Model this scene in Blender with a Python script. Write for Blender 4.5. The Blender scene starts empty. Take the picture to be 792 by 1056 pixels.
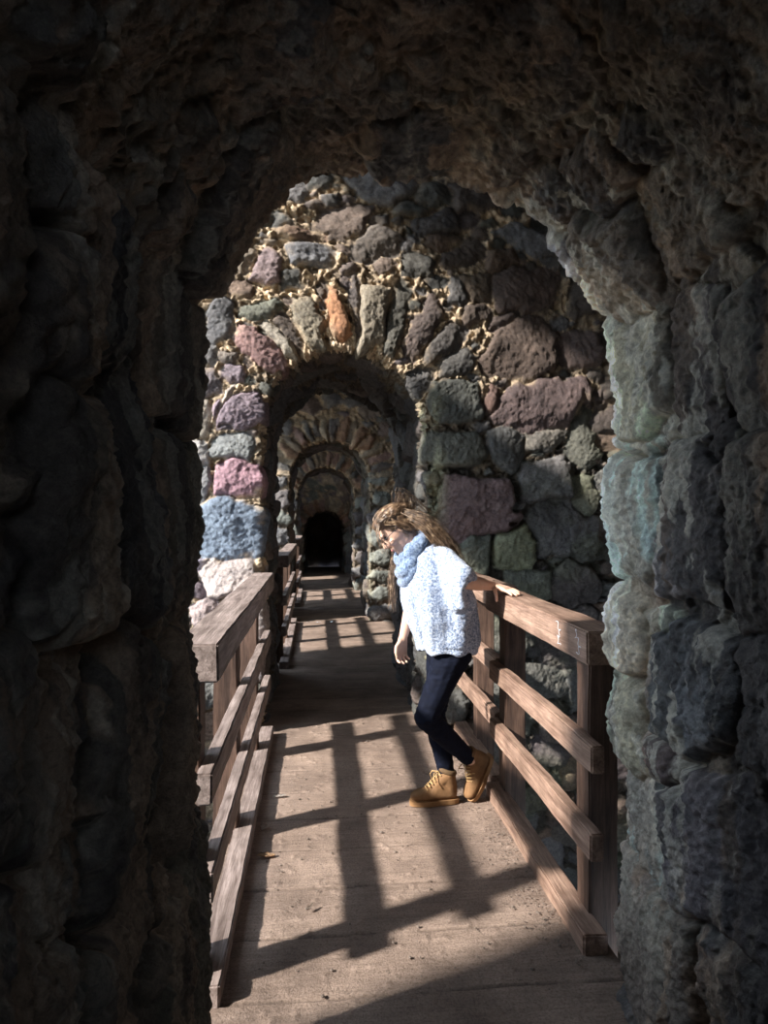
import bpy, bmesh, math, random
import numpy as np
from mathutils import Vector, Matrix, noise as mn

random.seed(7)
RNG = np.random.default_rng(11)
C = bpy.context.scene.collection
PI = math.pi
H = 1.55                     # eye height
F = 720.0                    # focal length in pixels of the 792x1056 frame
TH = math.atan(69.0 / 720.0)  # the camera looks a little to the right of the passage axis

# ------------------------------------------------------------------ pixels to places
def ray(px, py):
    a, b = (px - 396) / F, -(py - 532) / F
    return Vector((a * math.cos(TH) + math.sin(TH), math.cos(TH) - a * math.sin(TH), b))
def atY(px, py, Y):
    d = ray(px, py); t = Y / d.y
    return Vector((d.x * t, Y, H + d.z * t))
def atX(px, py, X):
    d = ray(px, py); t = X / d.x
    return Vector((X, d.y * t, H + d.z * t))

# ------------------------------------------------------------------ noise
def _h(ix, iy, iz, seed):
    n = (ix * 374761393 + iy * 668265263 + iz * 1442695041 + seed * 974711) & 0xFFFFFFFF
    n = ((n ^ (n >> 13)) * 1274126177) & 0xFFFFFFFF
    n = ((n ^ (n >> 16)) * 2246822519) & 0xFFFFFFFF
    return ((n ^ (n >> 15)) & 0xFFFF) / 65535.0
def vnoise(P, seed=0):
    f = np.floor(P); r = P - f; r = r * r * r * (r * (r * 6 - 15) + 10)
    i = f.astype(np.int64)
    x, y, z = i[:, 0], i[:, 1], i[:, 2]
    o = 0
    for dx in (0, 1):
        wx = r[:, 0] if dx else 1 - r[:, 0]
        for dy in (0, 1):
            wy = r[:, 1] if dy else 1 - r[:, 1]
            for dz in (0, 1):
                wz = r[:, 2] if dz else 1 - r[:, 2]
                o = o + wx * wy * wz * _h(x + dx, y + dy, z + dz, seed)
    return o * 2 - 1
def fbm(P, scale, octv=4, seed=0, gain=.5, ridged=False):
    s = 0; a = 1.0; tot = 0
    Q = P * scale
    for k in range(octv):
        v = vnoise(Q, seed + k * 17)
        if ridged: v = 1 - 2 * np.abs(v)
        s = s + a * v; tot += a
        a *= gain; Q = Q * 2.03 + 13.7
    return s / tot
def facet(P, scale, seed=0):
    """chipped-rock noise: every jittered cell is a small tilted plane; returns height -1..1, a cell hash and edge closeness"""
    Q = (P + 3.3) * scale; i0 = np.floor(Q).astype(np.int64); r = Q - i0
    B = np.full(len(P), 9.0); B2 = np.full(len(P), 9.0); Hh = np.zeros(len(P)); Id = np.zeros(len(P))
    for dx in (-1, 0, 1):
        for dy in (-1, 0, 1):
            for dz in (-1, 0, 1):
                x, y, z = i0[:, 0] + dx, i0[:, 1] + dy, i0[:, 2] + dz
                a, b, c = _h(x, y, z, seed), _h(x, y, z, seed + 1), _h(x, y, z, seed + 2)
                vx, vy, vz = r[:, 0] - dx - a, r[:, 1] - dy - b, r[:, 2] - dz - c
                d = vx * vx + vy * vy + vz * vz
                hh = (vx * (b - .5) + vy * (c - .5) + vz * (a - .5)) * 2.2 + (((a * 7.31 + b * 3.7) % 1) - .5) * 1.1
                m = d < B; B2 = np.where(m, B, np.minimum(B2, d)); B = np.where(m, d, B)
                Hh = np.where(m, hh, Hh); Id = np.where(m, (a * 13.7 + c * 5.1) % 1, Id)
    return Hh, Id, np.sqrt(B2) - np.sqrt(B)
def sstep(a, b, x):
    t = np.clip((x - a) / (b - a), 0, 1); return t * t * (3 - 2 * t)

# ------------------------------------------------------------------ materials
def mat(name):
    m = bpy.data.materials.new(name); m.use_nodes = True
    nt = m.node_tree; b = nt.nodes['Principled BSDF']
    return m, nt, b
def nd(nt, t, **k):
    n = nt.nodes.new(t)
    for a, v in k.items(): setattr(n, a, v)
    return n
def rgb(r, g, b): return (r, g, b, 1)
def noise_node(nt, scale, detail=6, rough=.6, vec=None, dist=0):
    n = nd(nt, 'ShaderNodeTexNoise'); n.inputs['Scale'].default_value = scale
    n.inputs['Detail'].default_value = detail; n.inputs['Roughness'].default_value = rough
    n.inputs['Distortion'].default_value = dist
    if vec is not None: nt.links.new(vec, n.inputs['Vector'])
    return n
def ramp(nt, fac, stops):
    r = nd(nt, 'ShaderNodeValToRGB'); e = r.color_ramp.elements
    while len(e) > 2: e.remove(e[-1])
    for i, (p, c) in enumerate(stops):
        if i < 2: e[i].position = p; e[i].color = c
        else:
            q = e.new(p); q.color = c
    nt.links.new(fac, r.inputs['Fac']); return r
def mix(nt, a, b, fac, mode='MIX'):
    m = nd(nt, 'ShaderNodeMix', data_type='RGBA', blend_type=mode)
    for s, v in (('A', a), ('B', b)):
        i = [q for q in m.inputs if q.name == s and q.type == 'RGBA'][0]
        if isinstance(v, tuple): i.default_value = v
        else: nt.links.new(v, i)
    i = m.inputs[0]
    if isinstance(fac, (int, float)): i.default_value = fac
    else: nt.links.new(fac, i)
    return [q for q in m.outputs if q.type == 'RGBA'][0]
def bump(nt, b, h, strength, dist, prev=None):
    n = nd(nt, 'ShaderNodeBump'); n.inputs['Strength'].default_value = strength
    n.inputs['Distance'].default_value = dist; nt.links.new(h, n.inputs['Height'])
    if prev: nt.links.new(prev.outputs[0], n.inputs['Normal'])
    nt.links.new(n.outputs[0], b.inputs['Normal']); return n
def coords(nt, scale=(1, 1, 1)):
    g = nd(nt, 'ShaderNodeTexCoord'); m = nd(nt, 'ShaderNodeMapping')
    m.inputs['Scale'].default_value = scale; nt.links.new(g.outputs['Object'], m.inputs['Vector'])
    return m.outputs[0]

def stone_mat():
    m, nt, b = mat('rubble_stone')
    at = nd(nt, 'ShaderNodeAttribute', attribute_name='stone_colour')
    v = coords(nt)
    n1 = noise_node(nt, 9, 9, .75, v)
    n2 = noise_node(nt, 55, 9, .78, v)
    n3 = noise_node(nt, 260, 3, .6, v)
    r1 = ramp(nt, n1.outputs['Fac'], [(.28, rgb(.38, .38, .41)), (.70, rgb(1.6, 1.54, 1.45))])
    r2 = ramp(nt, n2.outputs['Fac'], [(.32, rgb(.42, .42, .44)), (.66, rgb(1.6, 1.56, 1.5))])
    c = mix(nt, at.outputs['Color'], r1.outputs[0], .8, 'MULTIPLY')
    c = mix(nt, c, r2.outputs[0], .8, 'MULTIPLY')
    nt.links.new(c, b.inputs['Base Color'])
    b.inputs['Roughness'].default_value = .72
    b.inputs['Specular IOR Level'].default_value = .35
    p = bump(nt, b, n2.outputs['Fac'], .9, .012)
    bump(nt, b, n3.outputs['Fac'], .7, .003, p)
    return m
def wood_mat(name, dark, light, scale=1.0, dirt=.3, rough=.65, grain=(14, 1.0, 14)):
    m, nt, b = mat(name)
    v = coords(nt, grain)
    n = noise_node(nt, 2.4 * scale, 8, .62, v, .6)
    v2 = coords(nt, tuple(4 * q if q > 2 else 2.5 for q in grain)); n2 = noise_node(nt, 3 * scale, 5, .7, v2)
    n3 = noise_node(nt, 5, 5, .6, coords(nt))
    c = ramp(nt, n.outputs['Fac'], [(.3, dark), (.68, light)])
    r2 = ramp(nt, n2.outputs['Fac'], [(.35, rgb(.55, .52, .5)), (.6, rgb(1.1, 1.1, 1.1))])
    r3 = ramp(nt, n3.outputs['Fac'], [(.35, rgb(.6, .58, .56)), (.65, rgb(1.15, 1.15, 1.15))])
    k = mix(nt, c.outputs[0], r2.outputs[0], .7, 'MULTIPLY')
    k = mix(nt, k, r3.outputs[0], .8, 'MULTIPLY')
    nt.links.new(k, b.inputs['Base Color']); b.inputs['Roughness'].default_value = rough
    b.inputs['Specular IOR Level'].default_value = .3
    p = bump(nt, b, n2.outputs['Fac'], .5, .004)
    bump(nt, b, n.outputs['Fac'], .5, .006, p)
    return m
def deck_mat():
    m, nt, b = mat('deck_planks')
    at = nd(nt, 'ShaderNodeAttribute', attribute_name='stone_colour')
    v = coords(nt, (1.2, 16, 8)); n = noise_node(nt, 4, 7, .65, v, .3)
    nf = noise_node(nt, 120, 5, .7, coords(nt)); ng = noise_node(nt, 3.5, 6, .62, coords(nt))
    sp = noise_node(nt, 300, 2, .5, coords(nt))
    r = ramp(nt, n.outputs['Fac'], [(.3, rgb(.72, .7, .68)), (.7, rgb(1.2, 1.2, 1.2))])
    rg = ramp(nt, ng.outputs['Fac'], [(.32, rgb(.6, .58, .57)), (.66, rgb(1.2, 1.18, 1.15))])
    rf = ramp(nt, nf.outputs['Fac'], [(.32, rgb(.45, .43, .42)), (.55, rgb(1.1, 1.1, 1.1))])
    c = mix(nt, at.outputs['Color'], r.outputs[0], .8, 'MULTIPLY')
    c = mix(nt, c, rg.outputs[0], .8, 'MULTIPLY'); c = mix(nt, c, rf.outputs[0], .75, 'MULTIPLY')
    nt.links.new(c, b.inputs['Base Color']); b.inputs['Roughness'].default_value = .8
    b.inputs['Specular IOR Level'].default_value = .2
    p = bump(nt, b, nf.outputs['Fac'], .8, .006); bump(nt, b, sp.outputs['Fac'], .5, .002, p)
    return m
def plain(name, col, rough=.7, nscale=None, var=.3, bstr=0, bdist=.002, bscale=200, metal=0, sheen=0, sss=0, stretch=(1, 1, 1), spec=.3):
    m, nt, b = mat(name)
    b.inputs['Roughness'].default_value = rough; b.inputs['Metallic'].default_value = metal
    if sheen: b.inputs['Sheen Weight'].default_value = sheen
    if sss:
        b.inputs['Subsurface Weight'].default_value = sss; b.inputs['Subsurface Radius'].default_value = (.02, .008, .004)
    n = noise_node(nt, nscale or 12, 5, .6, coords(nt, stretch))
    r = ramp(nt, n.outputs['Fac'], [(.3, rgb(1 - var, 1 - var, 1 - var)), (.7, rgb(1 + var, 1 + var, 1 + var))])
    k = mix(nt, rgb(*col), r.outputs[0], 1.0, 'MULTIPLY'); nt.links.new(k, b.inputs['Base Color']); b.inputs['Specular IOR Level'].default_value = spec
    if bstr:
        n2 = noise_node(nt, bscale, 3, .6, coords(nt, stretch)); bump(nt, b, n2.outputs['Fac'], bstr, bdist)
    return m
M_STONE = stone_mat()
M_DECK = deck_mat()
M_RAIL = wood_mat('warm_rail_wood', rgb(.15, .09, .068), rgb(.42, .29, .225))
M_RAILG = wood_mat('weathered_rail_wood', rgb(.12, .09, .08), rgb(.40, .33, .31))
M_POST = wood_mat('shaded_post_wood', rgb(.045, .028, .022), rgb(.17, .105, .078), grain=(14, 14, 1.0))  # darker than the rails: the posts' shade is put into the wood colour

# ------------------------------------------------------------------ object helpers
def link(name, me, m, parent=None):
    o = bpy.data.objects.new(name, me); C.objects.link(o)
    if m:
        me.materials.clear(); me.materials.append(m)
    if parent: o.parent = parent
    return o
def frombm(name, bm, m, parent=None, smooth=False):
    me = bpy.data.meshes.new(name); bm.normal_update(); bm.to_mesh(me); bm.free()
    if smooth:
        for p in me.polygons: p.use_smooth = True
    return link(name, me, m, parent)
def empty(name, loc=(0, 0, 0)):
    o = bpy.data.objects.new(name, None); C.objects.link(o); o.location = loc; return o
def tag(o, label, cat, group=None, kind=None):
    if label: o['label'] = label
    if cat: o['category'] = cat
    if group: o['group'] = group
    if kind: o['kind'] = kind
    return o
def grid_mesh(name, P, m, col=None, flip=False, smooth=True):
    """P (nu, nv, 3)"""
    nu, nv = P.shape[:2]
    me = bpy.data.meshes.new(name)
    idx = np.arange(nu * nv).reshape(nu, nv)
    a, b, c, d = idx[:-1, :-1], idx[1:, :-1], idx[1:, 1:], idx[:-1, 1:]
    q = np.stack([a, b, c, d] if not flip else [d, c, b, a], -1).reshape(-1, 4)
    me.vertices.add(nu * nv); me.vertices.foreach_set('co', P.reshape(-1).astype(np.float32))
    me.loops.add(q.size); me.loops.foreach_set('vertex_index', q.reshape(-1).astype(np.int32))
    me.polygons.add(len(q)); me.polygons.foreach_set('loop_start', (np.arange(len(q)) * 4).astype(np.int32))
    me.polygons.foreach_set('loop_total', np.full(len(q), 4, np.int32))
    me.polygons.foreach_set('use_smooth', np.full(len(q), smooth))
    me.update(calc_edges=True)
    if col is not None:
        at = me.color_attributes.new('stone_colour', 'FLOAT_COLOR', 'POINT')
        cc = np.ones((nu * nv, 4), np.float32); cc[:, :3] = np.clip(col.reshape(-1, 3), 0, 1)
        at.data.foreach_set('color', cc.reshape(-1))
    return link(name, me, m)

# ------------------------------------------------------------------ rubble masonry
class Stones:
    def __init__(s): s.c = []; s.R = []; s.h = []; s.col = []; s.lift = []; s.tilt = []; s.pn = []; s.po = []; s.fc = []
    def add(s, c, R, h, col, lift=0.0):
        s.c.append(tuple(c)); s.R.append(R); s.h.append(tuple(h)); s.col.append(col); s.lift.append(lift)
        s.tilt.append(RNG.normal(0, .10, 3))
        K = 8; t = (np.arange(K) + RNG.uniform(-.38, .38, K)) * 2 * PI / K + RNG.uniform(0, .6)
        o = (np.abs(np.cos(t)) ** 4 + np.abs(np.sin(t)) ** 4) ** -.25 * 0 + (np.abs(np.cos(t)) + np.abs(np.sin(t))) * RNG.uniform(.72, 1.04, K)
        s.pn.append(np.stack([np.cos(t), np.sin(t)], 1)); s.po.append(o)
        t = RNG.uniform(0, 2 * PI, 6); g = RNG.uniform(.1, .9, 6)
        s.fc.append(np.stack([np.cos(t) * g, np.sin(t) * g, RNG.uniform(.0, .55, 6)], 1))
    def arrays(s):
        return (np.array(s.c), np.array(s.R), np.array(s.h), np.array(s.col), np.array(s.lift), np.array(s.tilt))
PAL_DARK = [(.10, .10, .115), (.13, .12, .13), (.12, .10, .10), (.09, .10, .10), (.16, .12, .11), (.14, .14, .13), (.11, .12, .14)]
PAL_MID = [(.17, .13, .12), (.14, .14, .15), (.18, .15, .13), (.12, .13, .13), (.2, .14, .11), (.15, .12, .14), (.13, .14, .12)]
def frame(T, N):
    """columns: along T, along Y-ish, along N"""
    T = np.array(T, float); N = np.array(N, float); B = np.cross(N, T)
    return np.stack([T, B, N], 1)
def fill(st, pick, sizes, pal, tries=2500, gap=.92, depth=.11):
    """random stones where the hand-placed ones leave room; pick() -> point, tangent, outward-from-rock normal"""
    c, R, h = [list(x) for x in ([], [], [])]
    for k in range(len(st.c)): c.append(st.c[k]); R.append(st.R[k]); h.append(st.h[k])
    c = [np.array(x) for x in c]
    for lo, hi, n in sizes:
        for _ in range(n):
            p, T, N = pick()
            a = RNG.uniform(lo, hi); asp = RNG.uniform(.5, .85)
            if c:
                d = np.array(p)[None] - np.array(c)
                q = np.einsum('nij,ni->nj', np.array(R), d) / np.array(h)
                m = np.abs(q[:, :2]).max(1); q2 = (np.abs(q) ** 3).sum(1) ** (1 / 3)
                need = 1 + gap * a * asp / np.array(h)[:, :2].mean(1)
                if (q2 < need).any(): continue
            ang = RNG.normal(0, .18); ca, sa = math.cos(ang), math.sin(ang)
            Fm = frame(T, N); t2 = Fm[:, 0] * ca + Fm[:, 1] * sa
            Fm = frame(t2, N)
            cc = np.array(p) - Fm[:, 2] * .0
            col = np.array(pal[RNG.integers(len(pal))]) * RNG.uniform(.75, 1.3)
            st.add(cc, Fm, (a * 1.05, a * asp * 1.05, max(a, depth)), tuple(col), RNG.normal(0, .012))
            c.append(cc); R.append(Fm); h.append(np.array((a, a * asp, max(a, depth))))
def masonry(P, N, st, mortar, amp=.035, warp=.035, rough=.012, mort_rough=.02, seed=0, wscale=5.0, satn=.8, fsc=20.0, mlev=0.0, dark=None, slab=1.0):
    """P, N flattened (n,3): returns displaced positions and colours"""
    n = len(P); c, R, h, col, lift, tilt = st.arrays(); pn, po, fc = np.array(st.pn), np.array(st.po), np.array(st.fc)
    g_ = col.mean(1, keepdims=True); col = g_ + (col - g_) * satn
    W = np.stack([fbm(P, wscale, 3, seed + 1), fbm(P, wscale, 3, seed + 2), fbm(P, wscale, 3, seed + 3)], 1) * warp
    W += np.stack([fbm(P, 23, 2, seed + 4), fbm(P, 23, 2, seed + 5), fbm(P, 23, 2, seed + 6)], 1) * warp * .3
    Q = P + W
    F1 = np.full(n, 9.0); F2 = np.full(n, 9.0); I = np.zeros(n, int); L = np.zeros((n, 3))
    CH = 6000
    for a in range(0, n, CH):
        q = Q[a:a + CH]; lo, hi = q.min(0) - .6, q.max(0) + .6
        ids = np.where(((c > lo) & (c < hi)).all(1))[0]
        if not len(ids): continue
        d = q[:, None] - c[ids][None]
        l = np.einsum('kij,nki->nkj', R[ids], d)
        r = ((np.abs(l / h[ids][None])) ** 4).sum(-1) ** .25
        kk = min(5, len(ids)); o = np.argpartition(r, kk - 1, 1)[:, :kk]; ar = np.arange(len(q))[:, None]
        l4 = l[ar, o]; id4 = ids[o]; q2 = l4[..., :2] / h[id4][..., :2]
        rp = (np.einsum('nmj,nmkj->nmk', q2, pn[id4]) / po[id4]).max(-1)
        r4 = (np.abs(rp) ** 4 + np.abs(l4[..., 2] / h[id4][..., 2]) ** 4) ** .25
        r = np.full_like(r, 9.0); r[ar, o] = r4
        o = np.argsort(r, 1)[:, :2]; ar = np.arange(len(q))
        F1[a:a + CH] = r[ar, o[:, 0]]; I[a:a + CH] = ids[o[:, 0]]; L[a:a + CH] = l[ar, o[:, 0]]
        if len(ids) > 1: F2[a:a + CH] = r[ar, o[:, 1]]
    sz = np.minimum(h[I][:, 0], h[I][:, 1])
    e = np.minimum((1.0 - F1) * sz, (F2 - F1) * .5 * sz)
    inside = sstep(-.004, .004, e)
    dome = 1 - np.exp(-np.clip(e, 0, 1) / (.010))
    q2 = L[:, :2] / h[I][:, :2]; chip = np.clip((np.einsum('nj,nkj->nk', q2, fc[I][..., :2]) - fc[I][..., 2] * .6), 0, 2).max(1) * np.minimum(sz, .2) * .42 * slab
    A = amp * (.8 + .5 * np.tanh(sz / .15))
    hs = A * dome - chip * dome + lift[I] * dome + (L[:, 0] * tilt[I][:, 0] + L[:, 1] * tilt[I][:, 1]) * dome * 1.2 * slab
    f1, id1, ed1 = facet(P + W * .4, fsc, seed + 80)
    hs = hs + fbm(P, 8, 6, seed + 20, .66) * rough * .9 * dome + f1 * rough * .14 + fbm(P, 50, 3, seed + 30, .7) * rough * .5
    hm = f1 * mort_rough * .8 * sstep(0, .12, ed1) + fbm(P, 26, 4, seed + 40, .75, True) * mort_rough * .5 + fbm(P, 5, 2, seed + 44) * mort_rough * .6 + mlev
    hh = hs * inside + hm * (1 - inside)
    sc = col[I] * (1 + .25 * fbm(P, 6, 3, seed + 50))[:, None]
    mc = np.array(mortar)[None] * (1 + .35 * fbm(P, 18, 4, seed + 60))[:, None]
    mc = mc * (.55 + .9 * id1)[:, None]
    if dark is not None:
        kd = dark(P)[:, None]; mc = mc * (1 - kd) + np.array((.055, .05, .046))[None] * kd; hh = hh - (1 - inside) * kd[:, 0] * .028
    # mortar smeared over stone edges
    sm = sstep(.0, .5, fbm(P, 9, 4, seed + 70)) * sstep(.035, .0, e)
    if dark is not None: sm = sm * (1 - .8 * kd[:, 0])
    k = (inside * (1 - .8 * sm))[:, None]
    return P + N * hh[:, None], sc * k + mc * (1 - k), inside, e, hh
def profile(cx, hw, zs, zb, dj, da):
    """opening outline: bottom of left jamb, up, over the arch, down the right jamb. points, outward normals, tangents"""
    pts = []; nr = []; tg = []
    nj = max(2, int((zs - zb) / dj)); na = max(8, int(PI * hw / da))
    for k in range(nj):
        pts.append((cx - hw, zb + (zs - zb) * k / nj)); nr.append((-1, 0)); tg.append((0, 1))
    for k in range(na + 1):
        a = PI - PI * k / na
        pts.append((cx + hw * math.cos(a), zs + hw * math.sin(a))); nr.append((math.cos(a), math.sin(a))); tg.append((math.sin(a), -math.cos(a)))
    for k in range(1, nj + 1):
        pts.append((cx + hw, zs - (zs - zb) * k / nj)); nr.append((1, 0)); tg.append((0, -1))
    return np.array(pts), np.array(nr), np.array(tg)
def steps(a, b, fine, coarse, n0):
    """from a (fine) to b growing coarser after n0"""
    out = [a]; s = 1 if b > a else -1
    while (out[-1] - b) * s < 0:
        st_ = fine if abs(out[-1] - a) < n0 else coarse
        out.append(out[-1] + s * st_)
    out[-1] = b; return out
def arch_wall(name, cx, hw, zs, zb, Yn, Yf, tn, ys, tf, dj, da, st, mortar, seed, post=None, warp=.035, amp=.035, rough=.012, mr=.02, splay=0.0, **kw):
    """one wall with an arched passage: near face (tn: distances out from the opening, big to 0), soffit (ys), far face (tf)"""
    pr, nr, tg = profile(cx, hw, zs, zb, dj, da)
    rows = []
    for t in tn: rows.append(('n', t, Yn))
    for y in ys: rows.append(('s', 0, y))
    for t in tf: rows.append(('f', t, Yf))
    ns, nq = len(pr), len(rows)
    P = np.zeros((ns, nq, 3)); N = np.zeros((ns, nq, 3))
    for j, (k, t, y) in enumerate(rows):
        P[:, j, 0] = pr[:, 0] + nr[:, 0] * t; P[:, j, 2] = pr[:, 1] + nr[:, 1] * t; P[:, j, 1] = y
        if k == 'n': N[:, j, 1] = -1
        elif k == 'f':
            N[:, j, 1] = 1; P[:, j, 1] -= np.clip(cx - hw - P[:, j, 0], 0, 9) * splay
        else: N[:, j, 0] = -nr[:, 0]; N[:, j, 2] = -nr[:, 1]
    for _ in range(6):
        N[:, 1:-1] = (N[:, :-2] + 2 * N[:, 1:-1] + N[:, 2:]) / 4
    N /= np.linalg.norm(N, axis=2, keepdims=True)
    Pf, Nf = P.reshape(-1, 3), N.reshape(-1, 3)
    D, col, ins, e, hh = masonry(Pf, Nf, st, mortar, seed=seed, warp=warp, amp=amp, rough=rough, mort_rough=mr, **kw)
    if post: D, col = post(Pf, D, col, ins, e, hh)
    o = grid_mesh(name, D.reshape(ns, nq, 3), M_STONE, col.reshape(ns, nq, 3), flip=False)
    o['kind'] = 'structure'
    return o
def pick_face(cx, hw, zs, zb, Y, tmax, sgn=-1):
    def f():
        while True:
            x = RNG.uniform(cx - hw - tmax, cx + hw + tmax); z = RNG.uniform(zb, zs + hw + tmax)
            dx, dz = x - cx, z - zs
            if dz < 0 and abs(dx) < hw: continue
            r = math.hypot(dx, dz)
            if dz >= 0 and r < hw + .02: continue
            T = (1, 0, 0)
            if dz > 0 and r < hw + .3: T = (dx / r, 0, dz / r)
            return (x, Y - sgn * .03, z), T, (0, sgn, 0)
    return f
def pick_soffit(cx, hw, zs, zb, Ya, Yb):
    def f():
        L = 2 * (zs - zb) + PI * hw; s = RNG.uniform(0, L); y = RNG.uniform(Ya, Yb)
        if s < zs - zb: return (cx - hw, y, zb + s), (0, 1, 0), (1, 0, 0)
        s -= zs - zb
        if s < PI * hw:
            a = PI - s / hw
            return (cx + hw * math.cos(a), y, zs + hw * math.sin(a)), (0, 1, 0), (-math.cos(a), 0, -math.sin(a))
        s -= PI * hw
        return (cx + hw, y, zs - s), (0, 1, 0), (-1, 0, 0)
    return f

# =================================================================== WALL 2 (first cross wall in view)
Y1F = 2.15
W2 = dict(cx=.19, hw=.60, zs=2.18, zb=-1.4); Y2N, Y2F = 5.03, 7.06
st = Stones()
def fs(px, py, hw_, hh_, ang, col, lift=0.0, Y=Y2N):
    p = atY(px, py, Y); k = Y / F * 1.0
    a = math.radians(ang)         # clockwise on the picture
    T = np.array((math.cos(a), 0, -math.sin(a)))
    st.add((p.x, Y + .05, p.z), frame(T, (0, -1, 0)), (hw_ * k * 1.08, hh_ * k * 1.08, .3), col, lift)
BLUE = (.20, .30, .44)
fs(237, 547, 34, 28, -6, (.13, .22, .36), .03); fs(244, 496, 27, 17, 4, (.36, .17, .25), .02)
fs(242, 462, 25, 12, 0, (.18, .21, .23), .01); fs(249, 424, 23, 19, -8, (.26, .19, .27), .03)
fs(206, 500, 10, 17, 0, (.22, .23, .26)); fs(203, 470, 8, 14, 0, (.4, .4, .42), .01)
fs(243, 596, 31, 23, -12, (.40, .34, .34), .03); fs(211, 632, 14, 14, -10, (.42, .32, .33), .01)
fs(201, 606, 9, 10, 0, (.2, .15, .2)); fs(207, 583, 7, 6, 0, (.26, .24, .36), .01)
fs(250, 642, 24, 16, 0, (.4, .34, .33), .01); fs(215, 668, 20, 15, 0, (.3, .27, .27)); fs(255, 680, 20, 18, 0, (.25, .22, .24))
fs(235, 441, 9, 3, 0, (.15, .12, .16), .02); fs(232, 412, 3, 20, 20, (.6, .52, .45), .05)
fs(277, 277, 15, 18, 10, (.36, .25, .28), .02); fs(312, 241, 34, 7, 2, (.30, .17, .10), .02)
fs(322, 264, 23, 12, 6, (.22, .24, .29), .02); fs(252, 268, 8, 14, 20, (.35, .28, .2))
fs(347, 323, 9.5, 31, -16, (.60, .23, .05), .045); fs(319, 333, 11, 25, -20, (.30, .26, .18), .03)
fs(297, 341, 9, 24, -32, (.16, .12, .10), .0); fs(284, 349, 6, 27, -40, (.38, .34, .27), .03)
fs(268, 363, 27, 11, 38, (.38, .19, .19), .03); fs(386, 322, 18, 33, 6, (.36, .31, .22), .05)
fs(367, 318, 6, 30, -4, (.12, .10, .10)); fs(410, 332, 11, 33, 14, (.13, .13, .11), .01)
fs(274, 319, 18, 8, -16, (.16, .18, .14), .02); fs(228, 331, 17, 22, 10, (.17, .18, .21), .01)
fs(216, 369, 8, 12, 0, (.24, .25, .28), .01); fs(240, 384, 11, 7, 10, (.28, .22, .3), .01)
fs(214, 395, 12, 12, 0, (.2, .17, .21)); fs(205, 430, 10, 16, 0, (.5, .44, .36), .01); fs(333, 300, 6, 12, -10, (.2, .15, .12))
fs(437, 337, 12, 32, 28, (.17, .12, .11), .02); fs(458, 352, 12, 24, 42, (.13, .12, .12), .01)
fs(464, 374, 20, 14, -24, (.12, .12, .12), .01); fs(489, 296, 20, 16, -5, (.24, .17, .11), .0)
fs(542, 303, 34, 22, -8, (.20, .13, .11), .03); fs(536, 361, 34, 29, -6, (.20, .13, .10), .035)
fs(597, 361, 24, 20, 8, (.21, .14, .13), .02); fs(560, 418, 46, 27, -4, (.19, .12, .125), .03)
fs(470, 412, 26, 22, 0, (.13, .15, .14), .01); fs(507, 411, 7, 15, 10, (.27, .14, .11), .02)
fs(468, 461, 30, 20, 2, (.16, .17, .14), .02); fs(520, 461, 20, 18, 8, (.13, .14, .15), .02)
fs(560, 454, 21, 9, -4, (.17, .16, .14), .01); fs(566, 492, 31, 22, -4, (.17, .17, .18), .04)
fs(487, 520, 38, 31, 2, (.22, .13, .14), .045); fs(532, 566, 20, 18, 0, (.28, .32, .17), .04)
fs(580, 546, 38, 27, 10, (.13, .13, .14), .04); fs(545, 603, 30, 16, 4, (.19, .22, .17), .02)
fs(594, 604, 22, 22, 0, (.15, .13, .13), .02); fs(484, 574, 24, 20, -6, (.17, .20, .15), .02)
fs(520, 328, 20, 8, -30, (.16, .11, .1)); fs(600, 300, 14, 26, 0, (.16, .13, .12)); fs(470, 300, 12, 14, 0, (.14, .14, .15), .01)
fs(428, 275, 18, 12, 0, (.12, .12, .11), .0); fs(450, 232, 22, 10, -12, (.12, .11, .12), .02)
fs(476, 262, 20, 12, -20, (.16, .12, .10), .0); fs(548, 248, 30, 12, 12, (.2, .22, .27), .03)
fs(600, 450, 16, 30, 0, (.14, .15, .12)); fs(602, 510, 12, 20, 0, (.2, .22, .15), .01)
fs(520, 650, 36, 24, 3, (.15, .16, .14), .02); fs(590, 660, 34, 24, -5, (.15, .13, .13), .03)
fs(480, 640, 26, 26, 0, (.14, .14, .13), .01); fs(540, 700, 40, 20, 4, (.15, .16, .15), .03); fs(610, 710, 30, 22, 0, (.13, .14, .14), .02)
for pl in ((0, 0, 0),):
    pass
fill(st, pick_face(W2['cx'], W2['hw'], W2['zs'], W2['zb'], Y2N, 2.0), [(.14, .24, 700), (.08, .14, 2600), (.045, .08, 3800), (.025, .045, 2500)], PAL_MID + [(.24, .15, .1), (.2, .2, .22)])
fill(st, pick_soffit(W2['cx'], W2['hw'], W2['zs'], W2['zb'], Y2N + .12, Y2F - .1), [(.14, .26, 700), (.08, .14, 1500)], PAL_DARK)
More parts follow.
